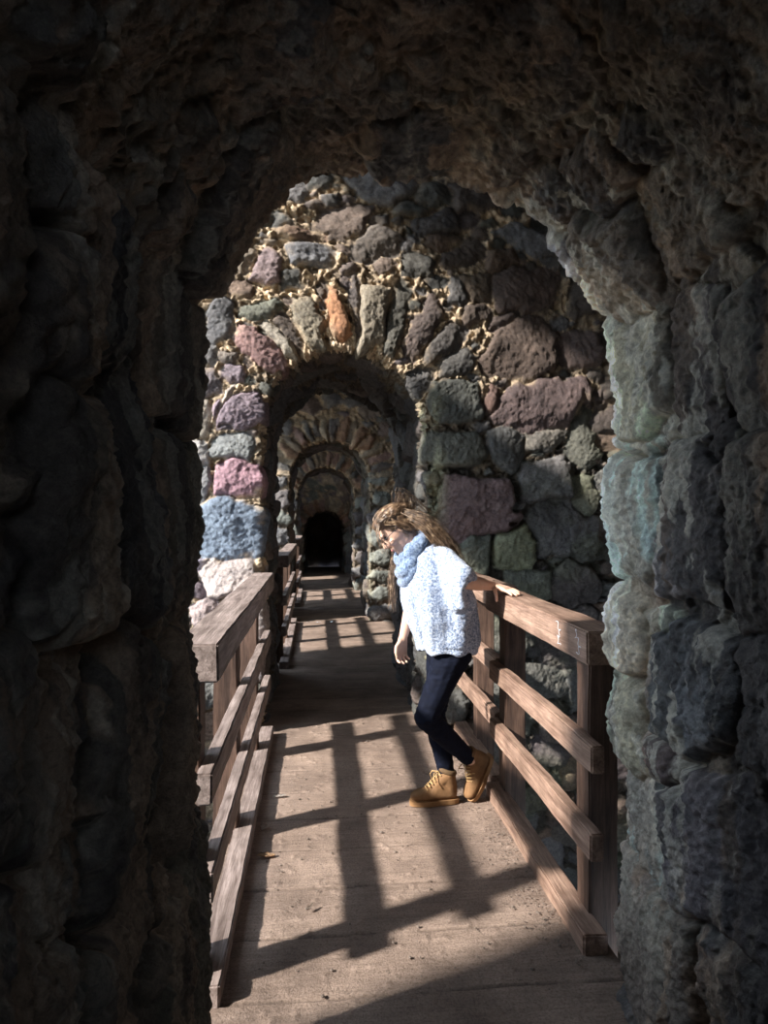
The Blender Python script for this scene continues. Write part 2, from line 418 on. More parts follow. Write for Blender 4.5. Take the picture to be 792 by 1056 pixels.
def post2(P, D, col, ins, e, hh):
    # pale lime and green algae on the stones round the corner of the passage
    near = sstep(.16, .0, np.abs(P[:, 0] - (.79 + .03))) * (P[:, 1] < Y2N + .1) * sstep(2.6, 2.2, P[:, 2])
    k = (near * sstep(-.15, .35, fbm(P * np.array((1, 1, .35)), 8, 4, 301)))[:, None]
    col = col * (1 - .8 * k) + np.array((.50, .52, .36)) * .8 * k
    g = (sstep(.05, .4, fbm(P, 2.3, 4, 77)) * sstep(2.4, 1.4, P[:, 2]) * (P[:, 0] > .8))[:, None]
    col = col * (1 - .3 * g) + np.array((.17, .20, .11)) * .3 * g
    rt = (sstep(.3, 1.0, P[:, 0]))[:, None]; col = col * (1 - .28 * rt)  # right side darkened in colour where less light falls
    # stones higher up darkened in colour, so the mortar seems to catch grazing sun
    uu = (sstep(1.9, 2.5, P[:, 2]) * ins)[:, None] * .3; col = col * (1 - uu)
    return D, col
tn = list(reversed(steps(0, 2.6, .0085, .022, 1.35)))
ys = steps(Y2N, Y2F, .012, .022, .9)
tf = steps(0, 1.95, .03, .06, .5)
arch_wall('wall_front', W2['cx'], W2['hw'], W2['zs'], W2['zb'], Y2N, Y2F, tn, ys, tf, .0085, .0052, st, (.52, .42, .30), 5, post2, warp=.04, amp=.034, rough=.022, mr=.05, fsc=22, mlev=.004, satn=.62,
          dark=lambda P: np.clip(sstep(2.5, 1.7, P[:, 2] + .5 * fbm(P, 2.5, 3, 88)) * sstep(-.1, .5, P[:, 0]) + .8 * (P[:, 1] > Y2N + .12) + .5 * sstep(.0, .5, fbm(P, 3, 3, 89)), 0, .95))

# =================================================================== WALL 1 (the passage the camera stands in)
W1 = dict(cx=.285, hw=.68, zs=1.94, zb=-.15)
st = Stones()
def rs(x0, y0, x1, y1, col, lift=0.0, ang=0, side='R'):
    X = .93 if side == 'R' else -.38
    a, b = atX(x0, (y0 + y1) / 2, X), atX(x1, (y0 + y1) / 2, X)
    yc = (a.y + b.y) / 2; hy = abs(a.y - b.y) / 2
    m = (x0 + x1) / 2
    zt, zb_ = atX(m, y0, X).z, atX(m, y1, X).z
    zc, hz = (zt + zb_) / 2, (zt - zb_) / 2
    A = math.radians(ang); n = (-1, 0, 0) if side == 'R' else (1, 0, 0)
    T = (0, math.cos(A), math.sin(A))
    st.add((X + (.05 if side == 'R' else -.05), yc, zc), frame(T, n), (hy * 1.06, hz * 1.06, .34), col, lift)
GR = (.42, .52, .40); BG = (.30, .40, .44)
rs(612, 322, 684, 458, (.44, .53, .40), .02); rs(606, 468, 668, 608, (.33, .44, .44), .03)
rs(668, 478, 738, 632, (.27, .26, .28), .02, 4); rs(684, 296, 742, 450, (.22, .20, .21), .0)
rs(606, 456, 662, 470, (.40, .48, .44), .03); rs(594, 236, 626, 342, (.46, .50, .60), .03)
rs(628, 232, 692, 322, (.42, .37, .30), .04); rs(610, 610, 652, 690, (.56, .56, .46), .03)
rs(664, 640, 742, 766, (.19, .21, .24), .02, -6); rs(622, 690, 662, 800, (.32, .40, .31), .02)
rs(658, 762, 702, 812, (.26, .13, .14), .03); rs(628, 806, 680, 905, (.22, .30, .31), .0)
rs(676, 804, 765, 985, (.19, .18, .21), .03, 6); rs(626, 900, 700, 1060, (.21, .18, .16), .03)
rs(738, 430, 812, 660, (.17, .16, .15), .03); rs(746, 660, 830, 830, (.15, .15, .16), .0)
rs(744, 270, 812, 428, (.14, .13, .13), .02); rs(700, 985, 800, 1080, (.13, .13, .14), .02)
rs(692, 180, 760, 280, (.24, .20, .16), .0); rs(656, 628, 692, 660, (.42, .48, .38), .0)
# left pier: tall slabs
rs(164, 150, 206, 300, (.22, .18, .15), .03, 0, 'L'); rs(150, 310, 204, 460, (.20, .17, .14), .01, 0, 'L')
rs(60, 200, 130, 400, (.10, .10, .11), .0, 0, 'L'); rs(-20, 260, 60, 400, (.19, .15, .12), .02, 0, 'L')
rs(90, 410, 145, 640, (.12, .12, .13), .02, 0, 'L'); rs(-10, 400, 80, 660, (.20, .165, .13), .03, 0, 'L')
rs(150, 470, 205, 620, (.15, .13, .11), .02, 0, 'L'); rs(80, 650, 145, 900, (.13, .12, .11), .03, 0, 'L')
rs(-20, 680, 70, 880, (.12, .11, .11), .0, 0, 'L'); rs(150, 640, 200, 840, (.16, .14, .12), .02, 0, 'L')
rs(160, 860, 210, 1050, (.16, .15, .12), .03, 0, 'L'); rs(60, 905, 150, 1080, (.12, .11, .1), .0, 0, 'L')
rs(205, 180, 240, 330, (.18, .12, .09), .03, 0, 'L')
fill(st, pick_soffit(W1['cx'], W1['hw'], W1['zs'], W1['zb'], -1.5, Y1F - .03), [(.16, .26, 600), (.09, .16, 1500), (.05, .09, 1500)], [(.17, .15, .13), (.12, .12, .13), (.2, .17, .14), (.13, .12, .11), (.1, .1, .11)])
fill(st, pick_face(W1['cx'], W1['hw'], W1['zs'], W1['zb'], Y1F, 1.9, 1), [(.14, .24, 700)], PAL_DARK)
def post1(P, D, col, ins, e, hh):
    Y, Z, X = P[:, 1], P[:, 2], P[:, 0]
    S = P * np.array((1, 1, .22))
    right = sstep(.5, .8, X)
    # algae towards the bay, paled to paint in window light; lime and rust runs down the stones
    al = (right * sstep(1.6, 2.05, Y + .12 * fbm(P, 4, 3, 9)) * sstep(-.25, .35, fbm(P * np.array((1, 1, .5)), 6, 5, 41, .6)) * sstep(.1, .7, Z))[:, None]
    lit_paint = (right * sstep(1.7, 2.08, Y) * sstep(.1, .8, Z))[:, None]; col = col * (1 + 1.5 * lit_paint)  # bay edge brightened in colour to stand for window light
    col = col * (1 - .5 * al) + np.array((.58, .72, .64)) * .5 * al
    lm = sstep(.12, -.28, X); D[:, 1] -= .22 * lm * np.clip((Y - .9) / 1.25, 0, 1); D[:, 0] += .05 * lm
    D[:, 0] += right * (.004 + .022 * sstep(1.05, .6, Z))
    tan = sstep(.02, .12, fbm(S, 4.5, 5, 61, .6))[:, None]
    col = col * (1 - .7 * tan) + np.array((.36, .275, .21)) * .7 * tan
    dk = sstep(.05, .16, fbm(S, 5.5, 5, 161, .6))[:, None]
    col = col * (1 - .7 * dk) + np.array((.055, .053, .058)) * .7 * dk
    li = (sstep(.10, .18, fbm(S, 11, 5, 51, .65)) * (.3 + .7 * right * sstep(1.4, 1.85, Y)) * sstep(.25, .9, Z))[:, None]
    col = col * (1 - .8 * li) + np.array((.62, .62, .56)) * .8 * li
    top = sstep(2.0, 2.4, Z)[:, None] * sstep(-.1, .4, fbm(P, 3, 4, 71))[:, None]
    col = col * (1 - .5 * top) + np.array((.30, .25, .19)) * .5 * top
    return D, col
ys1 = [-1.6 + k * .06 for k in range(38)] + [.70 + k * .0050 for k in range(int((Y1F - .70) / .0050) + 1)]
tf = steps(0, 2.75, .012, .06, .12)
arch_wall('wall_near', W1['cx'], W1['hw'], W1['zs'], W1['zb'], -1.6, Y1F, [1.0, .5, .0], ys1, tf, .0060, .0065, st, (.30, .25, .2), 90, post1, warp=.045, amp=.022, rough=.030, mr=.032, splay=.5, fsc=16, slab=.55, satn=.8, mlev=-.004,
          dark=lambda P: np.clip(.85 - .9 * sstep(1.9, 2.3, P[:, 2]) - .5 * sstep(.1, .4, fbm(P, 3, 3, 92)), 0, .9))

# =================================================================== walls farther on
def far_wall(name, Yn, Yf, hw, zs, cx, seed, ds, T=1.9, zb=-1.4):
    global st
    st = Stones()
    k = int(PI * (hw + .16) / .13)
    for i in range(k):                       # a ring of voussoirs round the arch
        a = PI * (i + .5) / k; T_ = (math.cos(a), 0, math.sin(a))
        pal = [(.20, .16, .12), (.15, .14, .14), (.27, .16, .10), (.3, .25, .18), (.12, .12, .12), (.24, .15, .13)]
        st.add((cx + (hw + .17) * math.cos(a), Yn + .04, zs + (hw + .17) * math.sin(a)), frame(T_, (0, -1, 0)), (.16, .06, .3), pal[RNG.integers(len(pal))], RNG.normal(.01, .02))
    for i in range(int((zs + .2) / .28)):    # jamb stones
        for s in (-1, 1):
            w = RNG.uniform(.13, .2)
            st.add((cx + s * (hw + w), Yn + .04, .12 + i * .28), frame((1, 0, RNG.normal(0, .1)), (0, -1, 0)), (w, RNG.uniform(.09, .15), .3), tuple(np.array(random.choice([(.2, .23, .22), (.17, .18, .2), (.22, .2, .17), (.15, .14, .15)])) * .9), .01)
    fill(st, pick_face(cx, hw, zs, zb, Yn, T), [(.12, .2, 900), (.06, .11, 1500)], PAL_MID)
    fill(st, pick_soffit(cx, hw, zs, zb, Yn + .2, Yf), [(.14, .24, 500)], PAL_DARK)
    def post(P, D, col, ins, e, hh):
        k = (sstep(.10, .0, np.abs(P[:, 0] - (cx + hw))) * sstep(.05, .5, fbm(P * np.array((1, 1, .3)), 8, 3, seed)))[:, None]
        return D, col * (1 - .3 * k) + np.array((.4, .4, .3)) * .3 * k
    arch_wall(name, cx, hw, zs, zb, Yn, Yf, list(reversed(steps(0, T, ds, ds * 2.5, .7))), steps(Yn, Yf, ds * 1.3, ds * 2, .8),
              steps(0, T, .06, .12, .3), ds, ds * .8, st, (.34, .27, .19), seed, post, warp=.05, amp=.034, rough=.022, mr=.045, fsc=16,
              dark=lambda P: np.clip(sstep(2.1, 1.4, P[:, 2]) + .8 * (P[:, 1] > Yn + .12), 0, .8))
far_wall('wall_middle', 10.24, 11.9, .595, 2.08, .185, 200, .016)
far_wall('wall_far', 14.5, 16.1, .59, 1.98, .18, 300, .024)
far_wall('wall_end', 18.7, 21.5, .54, 1.14, .20, 400, .04)

# =================================================================== the shell round the bays
def panel(name, o, u, v, nu, nv, seed, mortar=(.12, .10, .08), big=.2, holes=None):
    """a rough stone sheet from corner o along u and v (Vectors)"""
    global st
    o, u, v = np.array(o, float), np.array(u, float), np.array(v, float)
    lu, lv = np.linalg.norm(u), np.linalg.norm(v); T = u / lu; N = np.cross(u / lu, v / lv)
    st = Stones()
    def pick(): return tuple(o + u * RNG.uniform(0, 1) + v * RNG.uniform(0, 1)), tuple(T), tuple(N)
    fill(st, pick, [(big * .8, big * 1.3, 400), (big * .5, big * .8, 900)], PAL_MID)
    a = np.linspace(0, 1, nu)[:, None, None]; b = np.linspace(0, 1, nv)[None, :, None]
    P = (o + u * a + v * b).reshape(-1, 3)
    D, col, *_ = masonry(P, np.tile(N, (len(P), 1)), st, mortar, seed=seed)
    ob = grid_mesh(name, D.reshape(nu, nv, 3), M_STONE, col.reshape(nu, nv, 3)); ob['kind'] = 'structure'
    return ob
def stone_block(name, x0, x1, y0, y1, z0, z1, seed, d=.05):
    """a solid chunk of wall (closed box with rubble faces)"""
    bm = bmesh.new(); bmesh.ops.create_cube(bm, size=1)
    for v in bm.verts: v.co = Vector(((x0 + x1) / 2 + v.co.x * (x1 - x0), (y0 + y1) / 2 + v.co.y * (y1 - y0), (z0 + z1) / 2 + v.co.z * (z1 - z0)))
    for axis, (a, b) in enumerate(((x0, x1), (y0, y1), (z0, z1))):
        n = min(60, int((b - a) / d))
        for k in range(1, n):
            c = a + (b - a) * k / n; co = [0, 0, 0]; co[axis] = c; no = [0, 0, 0]; no[axis] = 1
            bmesh.ops.bisect_plane(bm, geom=bm.verts[:] + bm.edges[:] + bm.faces[:], plane_co=co, plane_no=no)
    bm.normal_update()
    P = np.array([v.co[:] for v in bm.verts]); N = np.array([v.normal[:] for v in bm.verts])
    global st
    st = Stones()
    def pick():
        i = RNG.integers(len(P)); n = N[i]; ax = np.argmax(np.abs(n)); nn = np.zeros(3); nn[ax] = np.sign(n[ax]) or 1
        T = np.array((0, 1., 0)) if ax != 1 else np.array((1., 0, 0))
        return tuple(P[i]), tuple(T), tuple(nn)
    fill(st, pick, [(.14, .24, 400), (.08, .14, 500)], PAL_MID)
    D, col, *_ = masonry(P, N, st, (.34, .28, .2), seed=seed)
    for v, c in zip(bm.verts, D): v.co = c
    me = bpy.data.meshes.new(name); bm.to_mesh(me); bm.free()
    at = me.color_attributes.new('stone_colour', 'FLOAT_COLOR', 'POINT')
    cc = np.ones((len(P), 4), np.float32); cc[:, :3] = col; at.data.foreach_set('color', cc.reshape(-1))
    o = link(name, me, M_STONE); o['kind'] = 'structure'; return o
XL, XR, ZC, ZB = -1.3, 2.35, 4.65, -1.4
BAYS = [(1.75, Y2N, 1.45, 5.05), (Y2F, 10.24, 7.1, 10.2), (11.9, 14.5, 12.0, 14.4), (16.1, 18.7, 16.3, 17.4)]
for i, (a, b, w0, w1) in enumerate(BAYS):
    sill, head = .62, (3.15 if i < 2 else 2.7 if i < 3 else 1.5)
    ZC = 4.65 if i else 5.35
    stone_block('wall_left', XL - .35, XL, a - .3, b + .3, ZB, sill, 500 + i, .08)
    if i: stone_block('wall_left', XL - .35, XL, a - .3, b + .3, head, ZC + .4, 510 + i, .08)
    else:   # unseen opening stepped up here, added to send grazing sun onto the cross wall
        stone_block('wall_left', XL - .35, XL, a - .3, 2.9, head, ZC + .4, 510, .08)
        stone_block('wall_left', XL - .35, XL, 2.9, 4.05, head, 4.0, 516, .08)
        stone_block('wall_left', XL - .35, XL, 2.9, b + .3, 5.2, ZC + .4, 517, .08)
    if w1 < b - .1: stone_block('wall_left', XL - .35, XL, w1, b + .3, sill, head, 520 + i, .08)
    if w0 - .1 > a: stone_block('wall_left', XL - .35, XL, a - .3, w0, sill, head, 530 + i, .08)
    nu = 80 if i == 0 else 50
    panel('wall_right', (XR, b + .1, ZB), (0, -(b - a) - .2, 0), (0, 0, ZC - ZB + .3), nu, nu, 540 + i)
    panel('ceiling', (XL - .3, b + .1, ZC), (XR - XL + .6, 0, 0), (0, -(b - a) - .2, 0), nu, nu, 550 + i)
# added light block behind the camera, gap above; closing wall at the very end
panel('light_block_back', (1.6, -1.55, -.3), (-2.7, 0, 0), (0, 0, 2.28), 40, 40, 600)
panel('wall_end', (-.9, 21.45, -1.5), (2.4, 0, 0), (0, 0, 3.5), 20, 20, 601)
# earth under the bridge and outside
def earth(name, x0, x1, y0, y1, z, n, col, amp=.05):
    nx, ny = n; xs = np.linspace(x0, x1, nx); yy = np.linspace(y0, y1, ny)
    P = np.zeros((nx, ny, 3)); P[..., 0] = xs[:, None]; P[..., 1] = yy[None]; P[..., 2] = z
    f = P.reshape(-1, 3); f[:, 2] += fbm(f, 1.7, 5, 3) * amp
    c = np.array(col)[None] * (1 + .3 * fbm(f, 3, 4, 8))[:, None]
    o = grid_mesh(name, P, M_STONE, c.reshape(nx, ny, 3)); o['kind'] = 'structure'; return o
earth('ground', -1.4, 2.5, 1.9, 19, -1.35, (60, 200), (.12, .10, .085))
earth('ground_outside', -30, -1.6, -20, 40, -1.2, (60, 60), (.20, .18, .12), .2)

# =================================================================== bridge deck
def deck(name, x0, x1, y0, y1, dx, dy, seed):
    xs = np.arange(x0, x1 + dx, dx); yy = np.arange(y0, y1 + dy, dy)
    P = np.zeros((len(xs), len(yy), 3)); P[..., 0] = xs[:, None]; P[..., 1] = yy[None]
    f = P.reshape(-1, 3)
    w = .335; yq = f[:, 1] + .012 * fbm(f, 2, 2, seed) + .09
    b = np.floor(yq / w); r = yq / w - b; d = np.minimum(r, 1 - r) * w
    hb = _h(b.astype(np.int64), b.astype(np.int64) * 0 + 5, b.astype(np.int64) * 0, seed)
    gap = sstep(.007, .0015, d) * sstep(-.5, .0, fbm(f * np.array((1, .2, 1)), 6, 3, seed + 4))
    f[:, 2] += -.009 * gap + (hb - .5) * .008 + fbm(f, 9, 4, seed + 1) * .0035 + .004 * sstep(.3, .6, fbm(f, 30, 3, seed + 2))
    c = np.array((.30, .234, .198))[None] * (.84 + .32 * hb)[:, None] * (1 - .55 * gap)[:, None]
    # gritty dirt gathered along the edges and seams, worn pale down the middle
    dirt = np.clip(sstep(.25, .05, f[:, 0] - x0) * .6 + sstep(.22, .02, x1 - f[:, 0]) * .6 + sstep(-.1, .4, fbm(f, 2.2, 4, seed + 7)) * .45, 0, 1)[:, None]
    c = c * (1 - .55 * dirt) + np.array((.17, .13, .11)) * .55 * dirt
    P = f.reshape(P.shape)
    # turn the long edges down so that the deck has thickness
    e0 = P[:1].copy(); e0[..., 2] = -.06; e1 = P[-1:].copy(); e1[..., 2] = -.06
    cc = c.reshape(P.shape); P = np.concatenate([e0, P, e1], 0); cc = np.concatenate([cc[:1], cc, cc[-1:]], 0)
    o = grid_mesh(name, P, M_DECK, cc); o['kind'] = 'structure'; return o
deck('floor', -.42, 1.05, 1.3, 5.4, .0085, .0065, 31)
deck('floor', -.42, 1.05, -1.6, 1.3, .04, .03, 31)
deck('floor', -.42, .95, 5.4, 7.06, .03, .02, 31)
deck('floor', -.42, 1.75, 7.06, 10.24, .03, .02, 31)
deck('floor', -.42, .95, 10.24, 11.9, .05, .04, 31)
deck('floor', -.42, 1.35, 11.9, 21.4, .06, .05, 31)

# =================================================================== timber railings
def timber(name, x0, x1, y0, y1, z0, z1, m, parent, bev=.006, seed=0, wob=.004, loc=(0, 0, 0)):
    """a sawn beam: edges rounded and slightly uneven, ends cut square"""
    bm = bmesh.new(); bmesh.ops.create_cube(bm, size=1)
    for v in bm.verts: v.co = Vector(((x0 + x1) / 2 + v.co.x * (x1 - x0), (y0 + y1) / 2 + v.co.y * (y1 - y0), (z0 + z1) / 2 + v.co.z * (z1 - z0)))
    L = [x1 - x0, y1 - y0, z1 - z0]; ax = L.index(max(L)); lo = (x0, y0, z0)[ax]
    n = max(3, int(L[ax] / .05))
    bmesh.ops.bevel(bm, geom=bm.edges[:], offset=bev, segments=2, affect='EDGES')
    for k in range(1, n):
        co = [0, 0, 0]; co[ax] = lo + L[ax] * k / n; no = [0, 0, 0]; no[ax] = 1
        bmesh.ops.bisect_plane(bm, geom=bm.verts[:] + bm.edges[:] + bm.faces[:], plane_co=co, plane_no=no)
    for v in bm.verts:
        q = v.co * 4 + Vector((seed * 3.1, seed * 1.7, 0))
        v.co += Vector((mn.noise(q), mn.noise(q + Vector((9, 0, 0))) * .3, mn.noise(q + Vector((0, 9, 0))))) * wob
        q = v.co * 22 + Vector((seed, 0, 0)); v.co += Vector((mn.noise(q), 0, mn.noise(q + Vector((5, 5, 5))))) * .0022
    for v in bm.verts: v.co -= Vector(loc)
    return frombm(name, bm, m, parent, smooth=False)
def railing(label, side, xi, y0, y1, posts, m, group=None, mp=None):
    """xi: face of the rails towards the walkway; side +1 = the posts stand outward at +x"""
    base = (xi, (y0 + y1) / 2, 0); r = empty('wooden_railing', base)
    tag(r, label, 'railing', group)
    def X(a, b): return (xi + side * a, xi + side * b) if side > 0 else (xi + side * b, xi + side * a)
    k = 0
    for nm, (a, b), z0, z1, ya, yb in (('top_rail', (-.02, .125), 1.03, 1.15, y0 - .01, y1), ('middle_rail', (0, .05), .645, .745, y0, y1),
                               ('lower_rail', (0, .05), .33, .43, y0 + .01, y1), ('bottom_beam', (-.02, .07), -.045, .07, y0 + .02, y1)):
        xa, xb = X(a, b); timber(nm, xa, xb, ya, yb, z0, z1, m, r, seed=hash(label) % 50 * 0 + k + y0, loc=base); k += 1
    for p in posts:
        xa, xb = X(.051, .165); timber('post', xa, xb, p - .062, p + .062, -.25, 1.029, mp or M_POST, r, seed=p, loc=base)
    return r
r_near = railing('reddish timber railing the woman grips, its cut ends against the right stone pier', 1, .955, 2.36, 3.82, (2.575, 3.735), M_RAIL)
railing('timber railing on the right behind the woman\'s hips, between her and the arch wall', 1, 1.005, 3.87, 4.98, (4.6,), M_RAIL)
railing('grey weathered timber railing on the left side beside the near dark pier', -1, -.325, 2.22, 4.98, (2.35, 3.42, 4.52), M_RAILG)
railing('small timber railing on the left in the second bay, just beyond the first arch', -1, -.31, 7.12, 10.2, (7.5, 8.6, 9.7), M_RAILG)
railing('tiny timber railing on the left in the third bay, beyond the second arch', -1, -.31, 11.95, 14.45, (12.3, 13.4, 14.3), M_RAILG)
def curve(name, lines, rad, m, parent=None, taper=None):
    cu = bpy.data.curves.new(name, 'CURVE'); cu.dimensions = '3D'; cu.bevel_depth = rad; cu.bevel_resolution = 1; cu.use_fill_caps = True
    for ln in lines:
        s = cu.splines.new('POLY'); s.points.add(len(ln) - 1)
        for i, p in enumerate(ln):
            s.points[i].co = (p[0], p[1], p[2], 1)
            if taper: s.points[i].radius = taper(i / (len(ln) - 1))
    o = bpy.data.objects.new(name, cu); C.objects.link(o); cu.materials.append(m)
    dg = bpy.context.evaluated_depsgraph_get(); dg.update()
    me = bpy.data.meshes.new_from_object(o.evaluated_get(dg)); me.name = name
    bpy.data.objects.remove(o); bpy.data.curves.remove(cu)
    for p in me.polygons: p.use_smooth = True
    return link(name, me, m, parent)
M_CHALK = plain('chalk', (.8, .8, .85), .9, 60, .2)
# scrawl of chalk near the end of the hand rail
b = Vector(r_near.location)
for (cy, n, ph) in ((2.44, 30, 0), (2.64, 26, 2)):
    ln = []
    for i in range(n):
        t = i / (n - 1)
        ln.append(Vector((.9325, cy + .016 * math.sin(t * 8 + ph) + .010 * math.sin(t * 29 + ph) - .02 * t, 1.137 - .09 * t + .008 * math.sin(t * 21))) - b)
    tag(curve('chalk_stroke', [ln], .0011, M_CHALK, r_near), 'white chalk squiggle on the hand rail', None)

# =================================================================== litter on the deck
M_GRIT = plain('grit', (.16, .13, .11), .9, 40, .4)
bm = bmesh.new()
for k in range(1500):
    if k % 3: x = .93 - abs(random.gauss(0, .09)); y = random.uniform(2.3, 4.9)
    else: x = random.uniform(-.26, .92); y = random.uniform(2.2, 5.2)
    r = random.uniform(.0012, .0042) * (1 if k % 9 else 1.6)
    g = bmesh.ops.create_icosphere(bm, subdivisions=1, radius=r)
    s = Vector((random.uniform(.7, 1.4), random.uniform(.7, 1.4), random.uniform(.4, .8)))
    for v in g['verts']: v.co = Vector((v.co.x * s.x, v.co.y * s.y, v.co.z * s.z)) * random.uniform(.85, 1.15) + Vector((x, y, .006))
tag(frombm('grit', bm, M_GRIT), 'loose dark grit scattered over the planks and gathered along the right beam', 'grit', kind='stuff')
M_LEAF = plain('dry_leaf', (.34, .22, .13), .7, 30, .3); M_PAPER = plain('paper', (.55, .5, .46), .8, 30, .15)
def leaf(name, px, py, L, Wd, ang, curl, m, label, cat, group=None, z=.0):
    d = ray(px, py); t = -H / d.z; p = Vector((d.x * t, d.y * t, 0))
    n, w = 12, 6; bm = bmesh.new(); rows = []
    for i in range(n + 1):
        u = i / n; half = Wd * (math.sin(PI * min(.97, max(.03, u))) ** .7) * (1 + .25 * math.sin(u * 19 + px))
        row = []
        for j in range(w + 1):
            v = (j / w - .5) * 2
            row.append(bm.verts.new(((u - .5) * L, v * half, .008 + curl * (v * v) * half * 1.2 + curl * .3 * L * (u - .5) ** 2 * 2 + .002 * math.sin(u * 23 + v * 5))))
        rows.append(row)
    for i in range(n):
        for j in range(w): bm.faces.new((rows[i][j], rows[i + 1][j], rows[i + 1][j + 1], rows[i][j + 1]))
    bmesh.ops.solidify(bm, geom=bm.faces[:], thickness=.0012)
    o = frombm(name, bm, m, smooth=True); o.location = p; o.rotation_euler = (0, 0, ang); tag(o, label, cat, group); return o
leaf('paper_scrap', 288, 823, .075, .014, .2, .5, M_PAPER, 'pale crumpled scrap farthest along the shadowed left edge of the deck', 'litter')
leaf('paper_scrap', 273, 856, .05, .02, 1.1, .7, M_PAPER, 'pale rounded scrap between the other two bits of litter by the left railing', 'litter')
leaf('dry_leaf', 274, 885, .085, .018, -.1, .5, M_LEAF, 'brown dry leaf lying on the dark left edge of the deck, nearest of the litter', 'leaf')
leaf('wood_shaving', 319, 940, .05, .005, .9, 2.0, M_PAPER, 'small curled pale shaving lying in the middle of the lit planks', 'shaving')

# =================================================================== the woman
def hull(bm, sph, seg=14):
    """convex hull of spheres/ellipsoids: (centre, radius or (rx, ry, rz)[, rotation matrix])"""
    vs = []
    for s in sph:
        c, r = Vector(s[0]), s[1]; R = s[2] if len(s) > 2 else Matrix.Identity(3)
        if not isinstance(r, (tuple, list)): r = (r, r, r)
        for i in range(1, seg // 2 + 1):
            ph = PI * i / (seg // 2 + 1)
            for j in range(seg):
                th = 2 * PI * j / seg
                vs.append(bm.verts.new(c + R @ Vector((r[0] * math.sin(ph) * math.cos(th), r[1] * math.sin(ph) * math.sin(th), r[2] * math.cos(ph)))))
        vs.append(bm.verts.new(c + R @ Vector((0, 0, r[2])))); vs.append(bm.verts.new(c - R @ Vector((0, 0, r[2]))))
    g = bmesh.ops.convex_hull(bm, input=vs)
    dead = [v for v in g['geom_interior'] if isinstance(v, bmesh.types.BMVert)]
    bmesh.ops.delete(bm, geom=list(set(dead)), context='VERTS')
def blob(name, bm, m, parent, voxel=.006, smooth=4, disp=None, origin=None, factor=.5):
    me = bpy.data.meshes.new('tmp'); bm.to_mesh(me); bm.free()
    o = bpy.data.objects.new('tmp', me); C.objects.link(o)
    r = o.modifiers.new('r', 'REMESH'); r.mode = 'VOXEL'; r.voxel_size = voxel; r.use_smooth_shade = True
    if smooth:
        s = o.modifiers.new('s', 'SMOOTH'); s.iterations = smooth; s.factor = factor
    dg = bpy.context.evaluated_depsgraph_get(); dg.update()
    out = bpy.data.meshes.new_from_object(o.evaluated_get(dg)); out.name = name
    bpy.data.objects.remove(o); bpy.data.meshes.remove(me)
    n = len(out.vertices); P = np.zeros(n * 3, np.float32); out.vertices.foreach_get('co', P); P = P.reshape(-1, 3)
    if disp is not None:
        Nn = np.zeros(n * 3, np.float32); out.vertices.foreach_get('normal', Nn); P = P + Nn.reshape(-1, 3) * disp(P)[:, None]
    if origin is not None: P = P - np.array(origin, np.float32)
    out.vertices.foreach_set('co', P.reshape(-1).astype(np.float32)); out.update()
    for p in out.polygons: p.use_smooth = True
    return link(name, out, m, parent)
V = Vector
M_SKIN = plain('skin', (.66, .42, .32), .5, 25, .08, .15, .001, 300, sss=.08)
def knit_mat(name, col):
    m, nt, b = mat(name); b.inputs['Roughness'].default_value = .95; b.inputs['Sheen Weight'].default_value = .3
    n = noise_node(nt, 95, 4, .75, coords(nt)); n2 = noise_node(nt, 14, 4, .6, coords(nt))
    r = ramp(nt, n.outputs['Fac'], [(.40, rgb(col[0] * .28, col[1] * .34, col[2] * .46)), (.55, rgb(*col)), (.66, rgb(col[0] * 1.5, col[1] * 1.4, col[2] * 1.25))])
    r2 = ramp(nt, n2.outputs['Fac'], [(.3, rgb(.85, .87, .9)), (.7, rgb(1.1, 1.1, 1.1))])
    k = mix(nt, r.outputs[0], r2.outputs[0], 1, 'MULTIPLY'); nt.links.new(k, b.inputs['Base Color'])
    bump(nt, b, n.outputs['Fac'], 1.0, .006); return m
M_KNIT = knit_mat('heathered_knit', (.45, .53, .68)); M_COWL = knit_mat('cowl_knit', (.23, .32, .48))
M_DENIM = plain('dark_denim', (.005, .007, .016), .85, 30, .35, .4, .001, 600, spec=.12)
M_BOOT = plain('tan_nubuck', (.20, .11, .052), .8, 20, .25, .4, .001, 250)
M_SOLE = plain('boot_sole', (.30, .17, .08), .8, 20, .2); M_LACE = plain('boot_lace', (.40, .26, .12), .8, 90, .3)
M_COLLAR = plain('boot_collar', (.12, .075, .04), .8, 40, .2)
M_GLASS = plain('glasses_frame', (.02, .02, .025), .3, 10, .1)
M_METAL = plain('bracelet_metal', (.12, .09, .06), .35, 10, .1, metal=1)
def hair_mat():
    m, nt, b = mat('blonde_hair'); v = coords(nt)
    n = noise_node(nt, 40, 3, .6, v)
    r = ramp(nt, n.outputs['Fac'], [(.35, rgb(.045, .027, .017)), (.54, rgb(.16, .10, .062)), (.72, rgb(.5, .37, .24))])
    nt.links.new(r.outputs[0], b.inputs['Base Color']); b.inputs['Roughness'].default_value = .38
    b.inputs['Specular IOR Level'].default_value = .6; return m
M_HAIR = hair_mat()

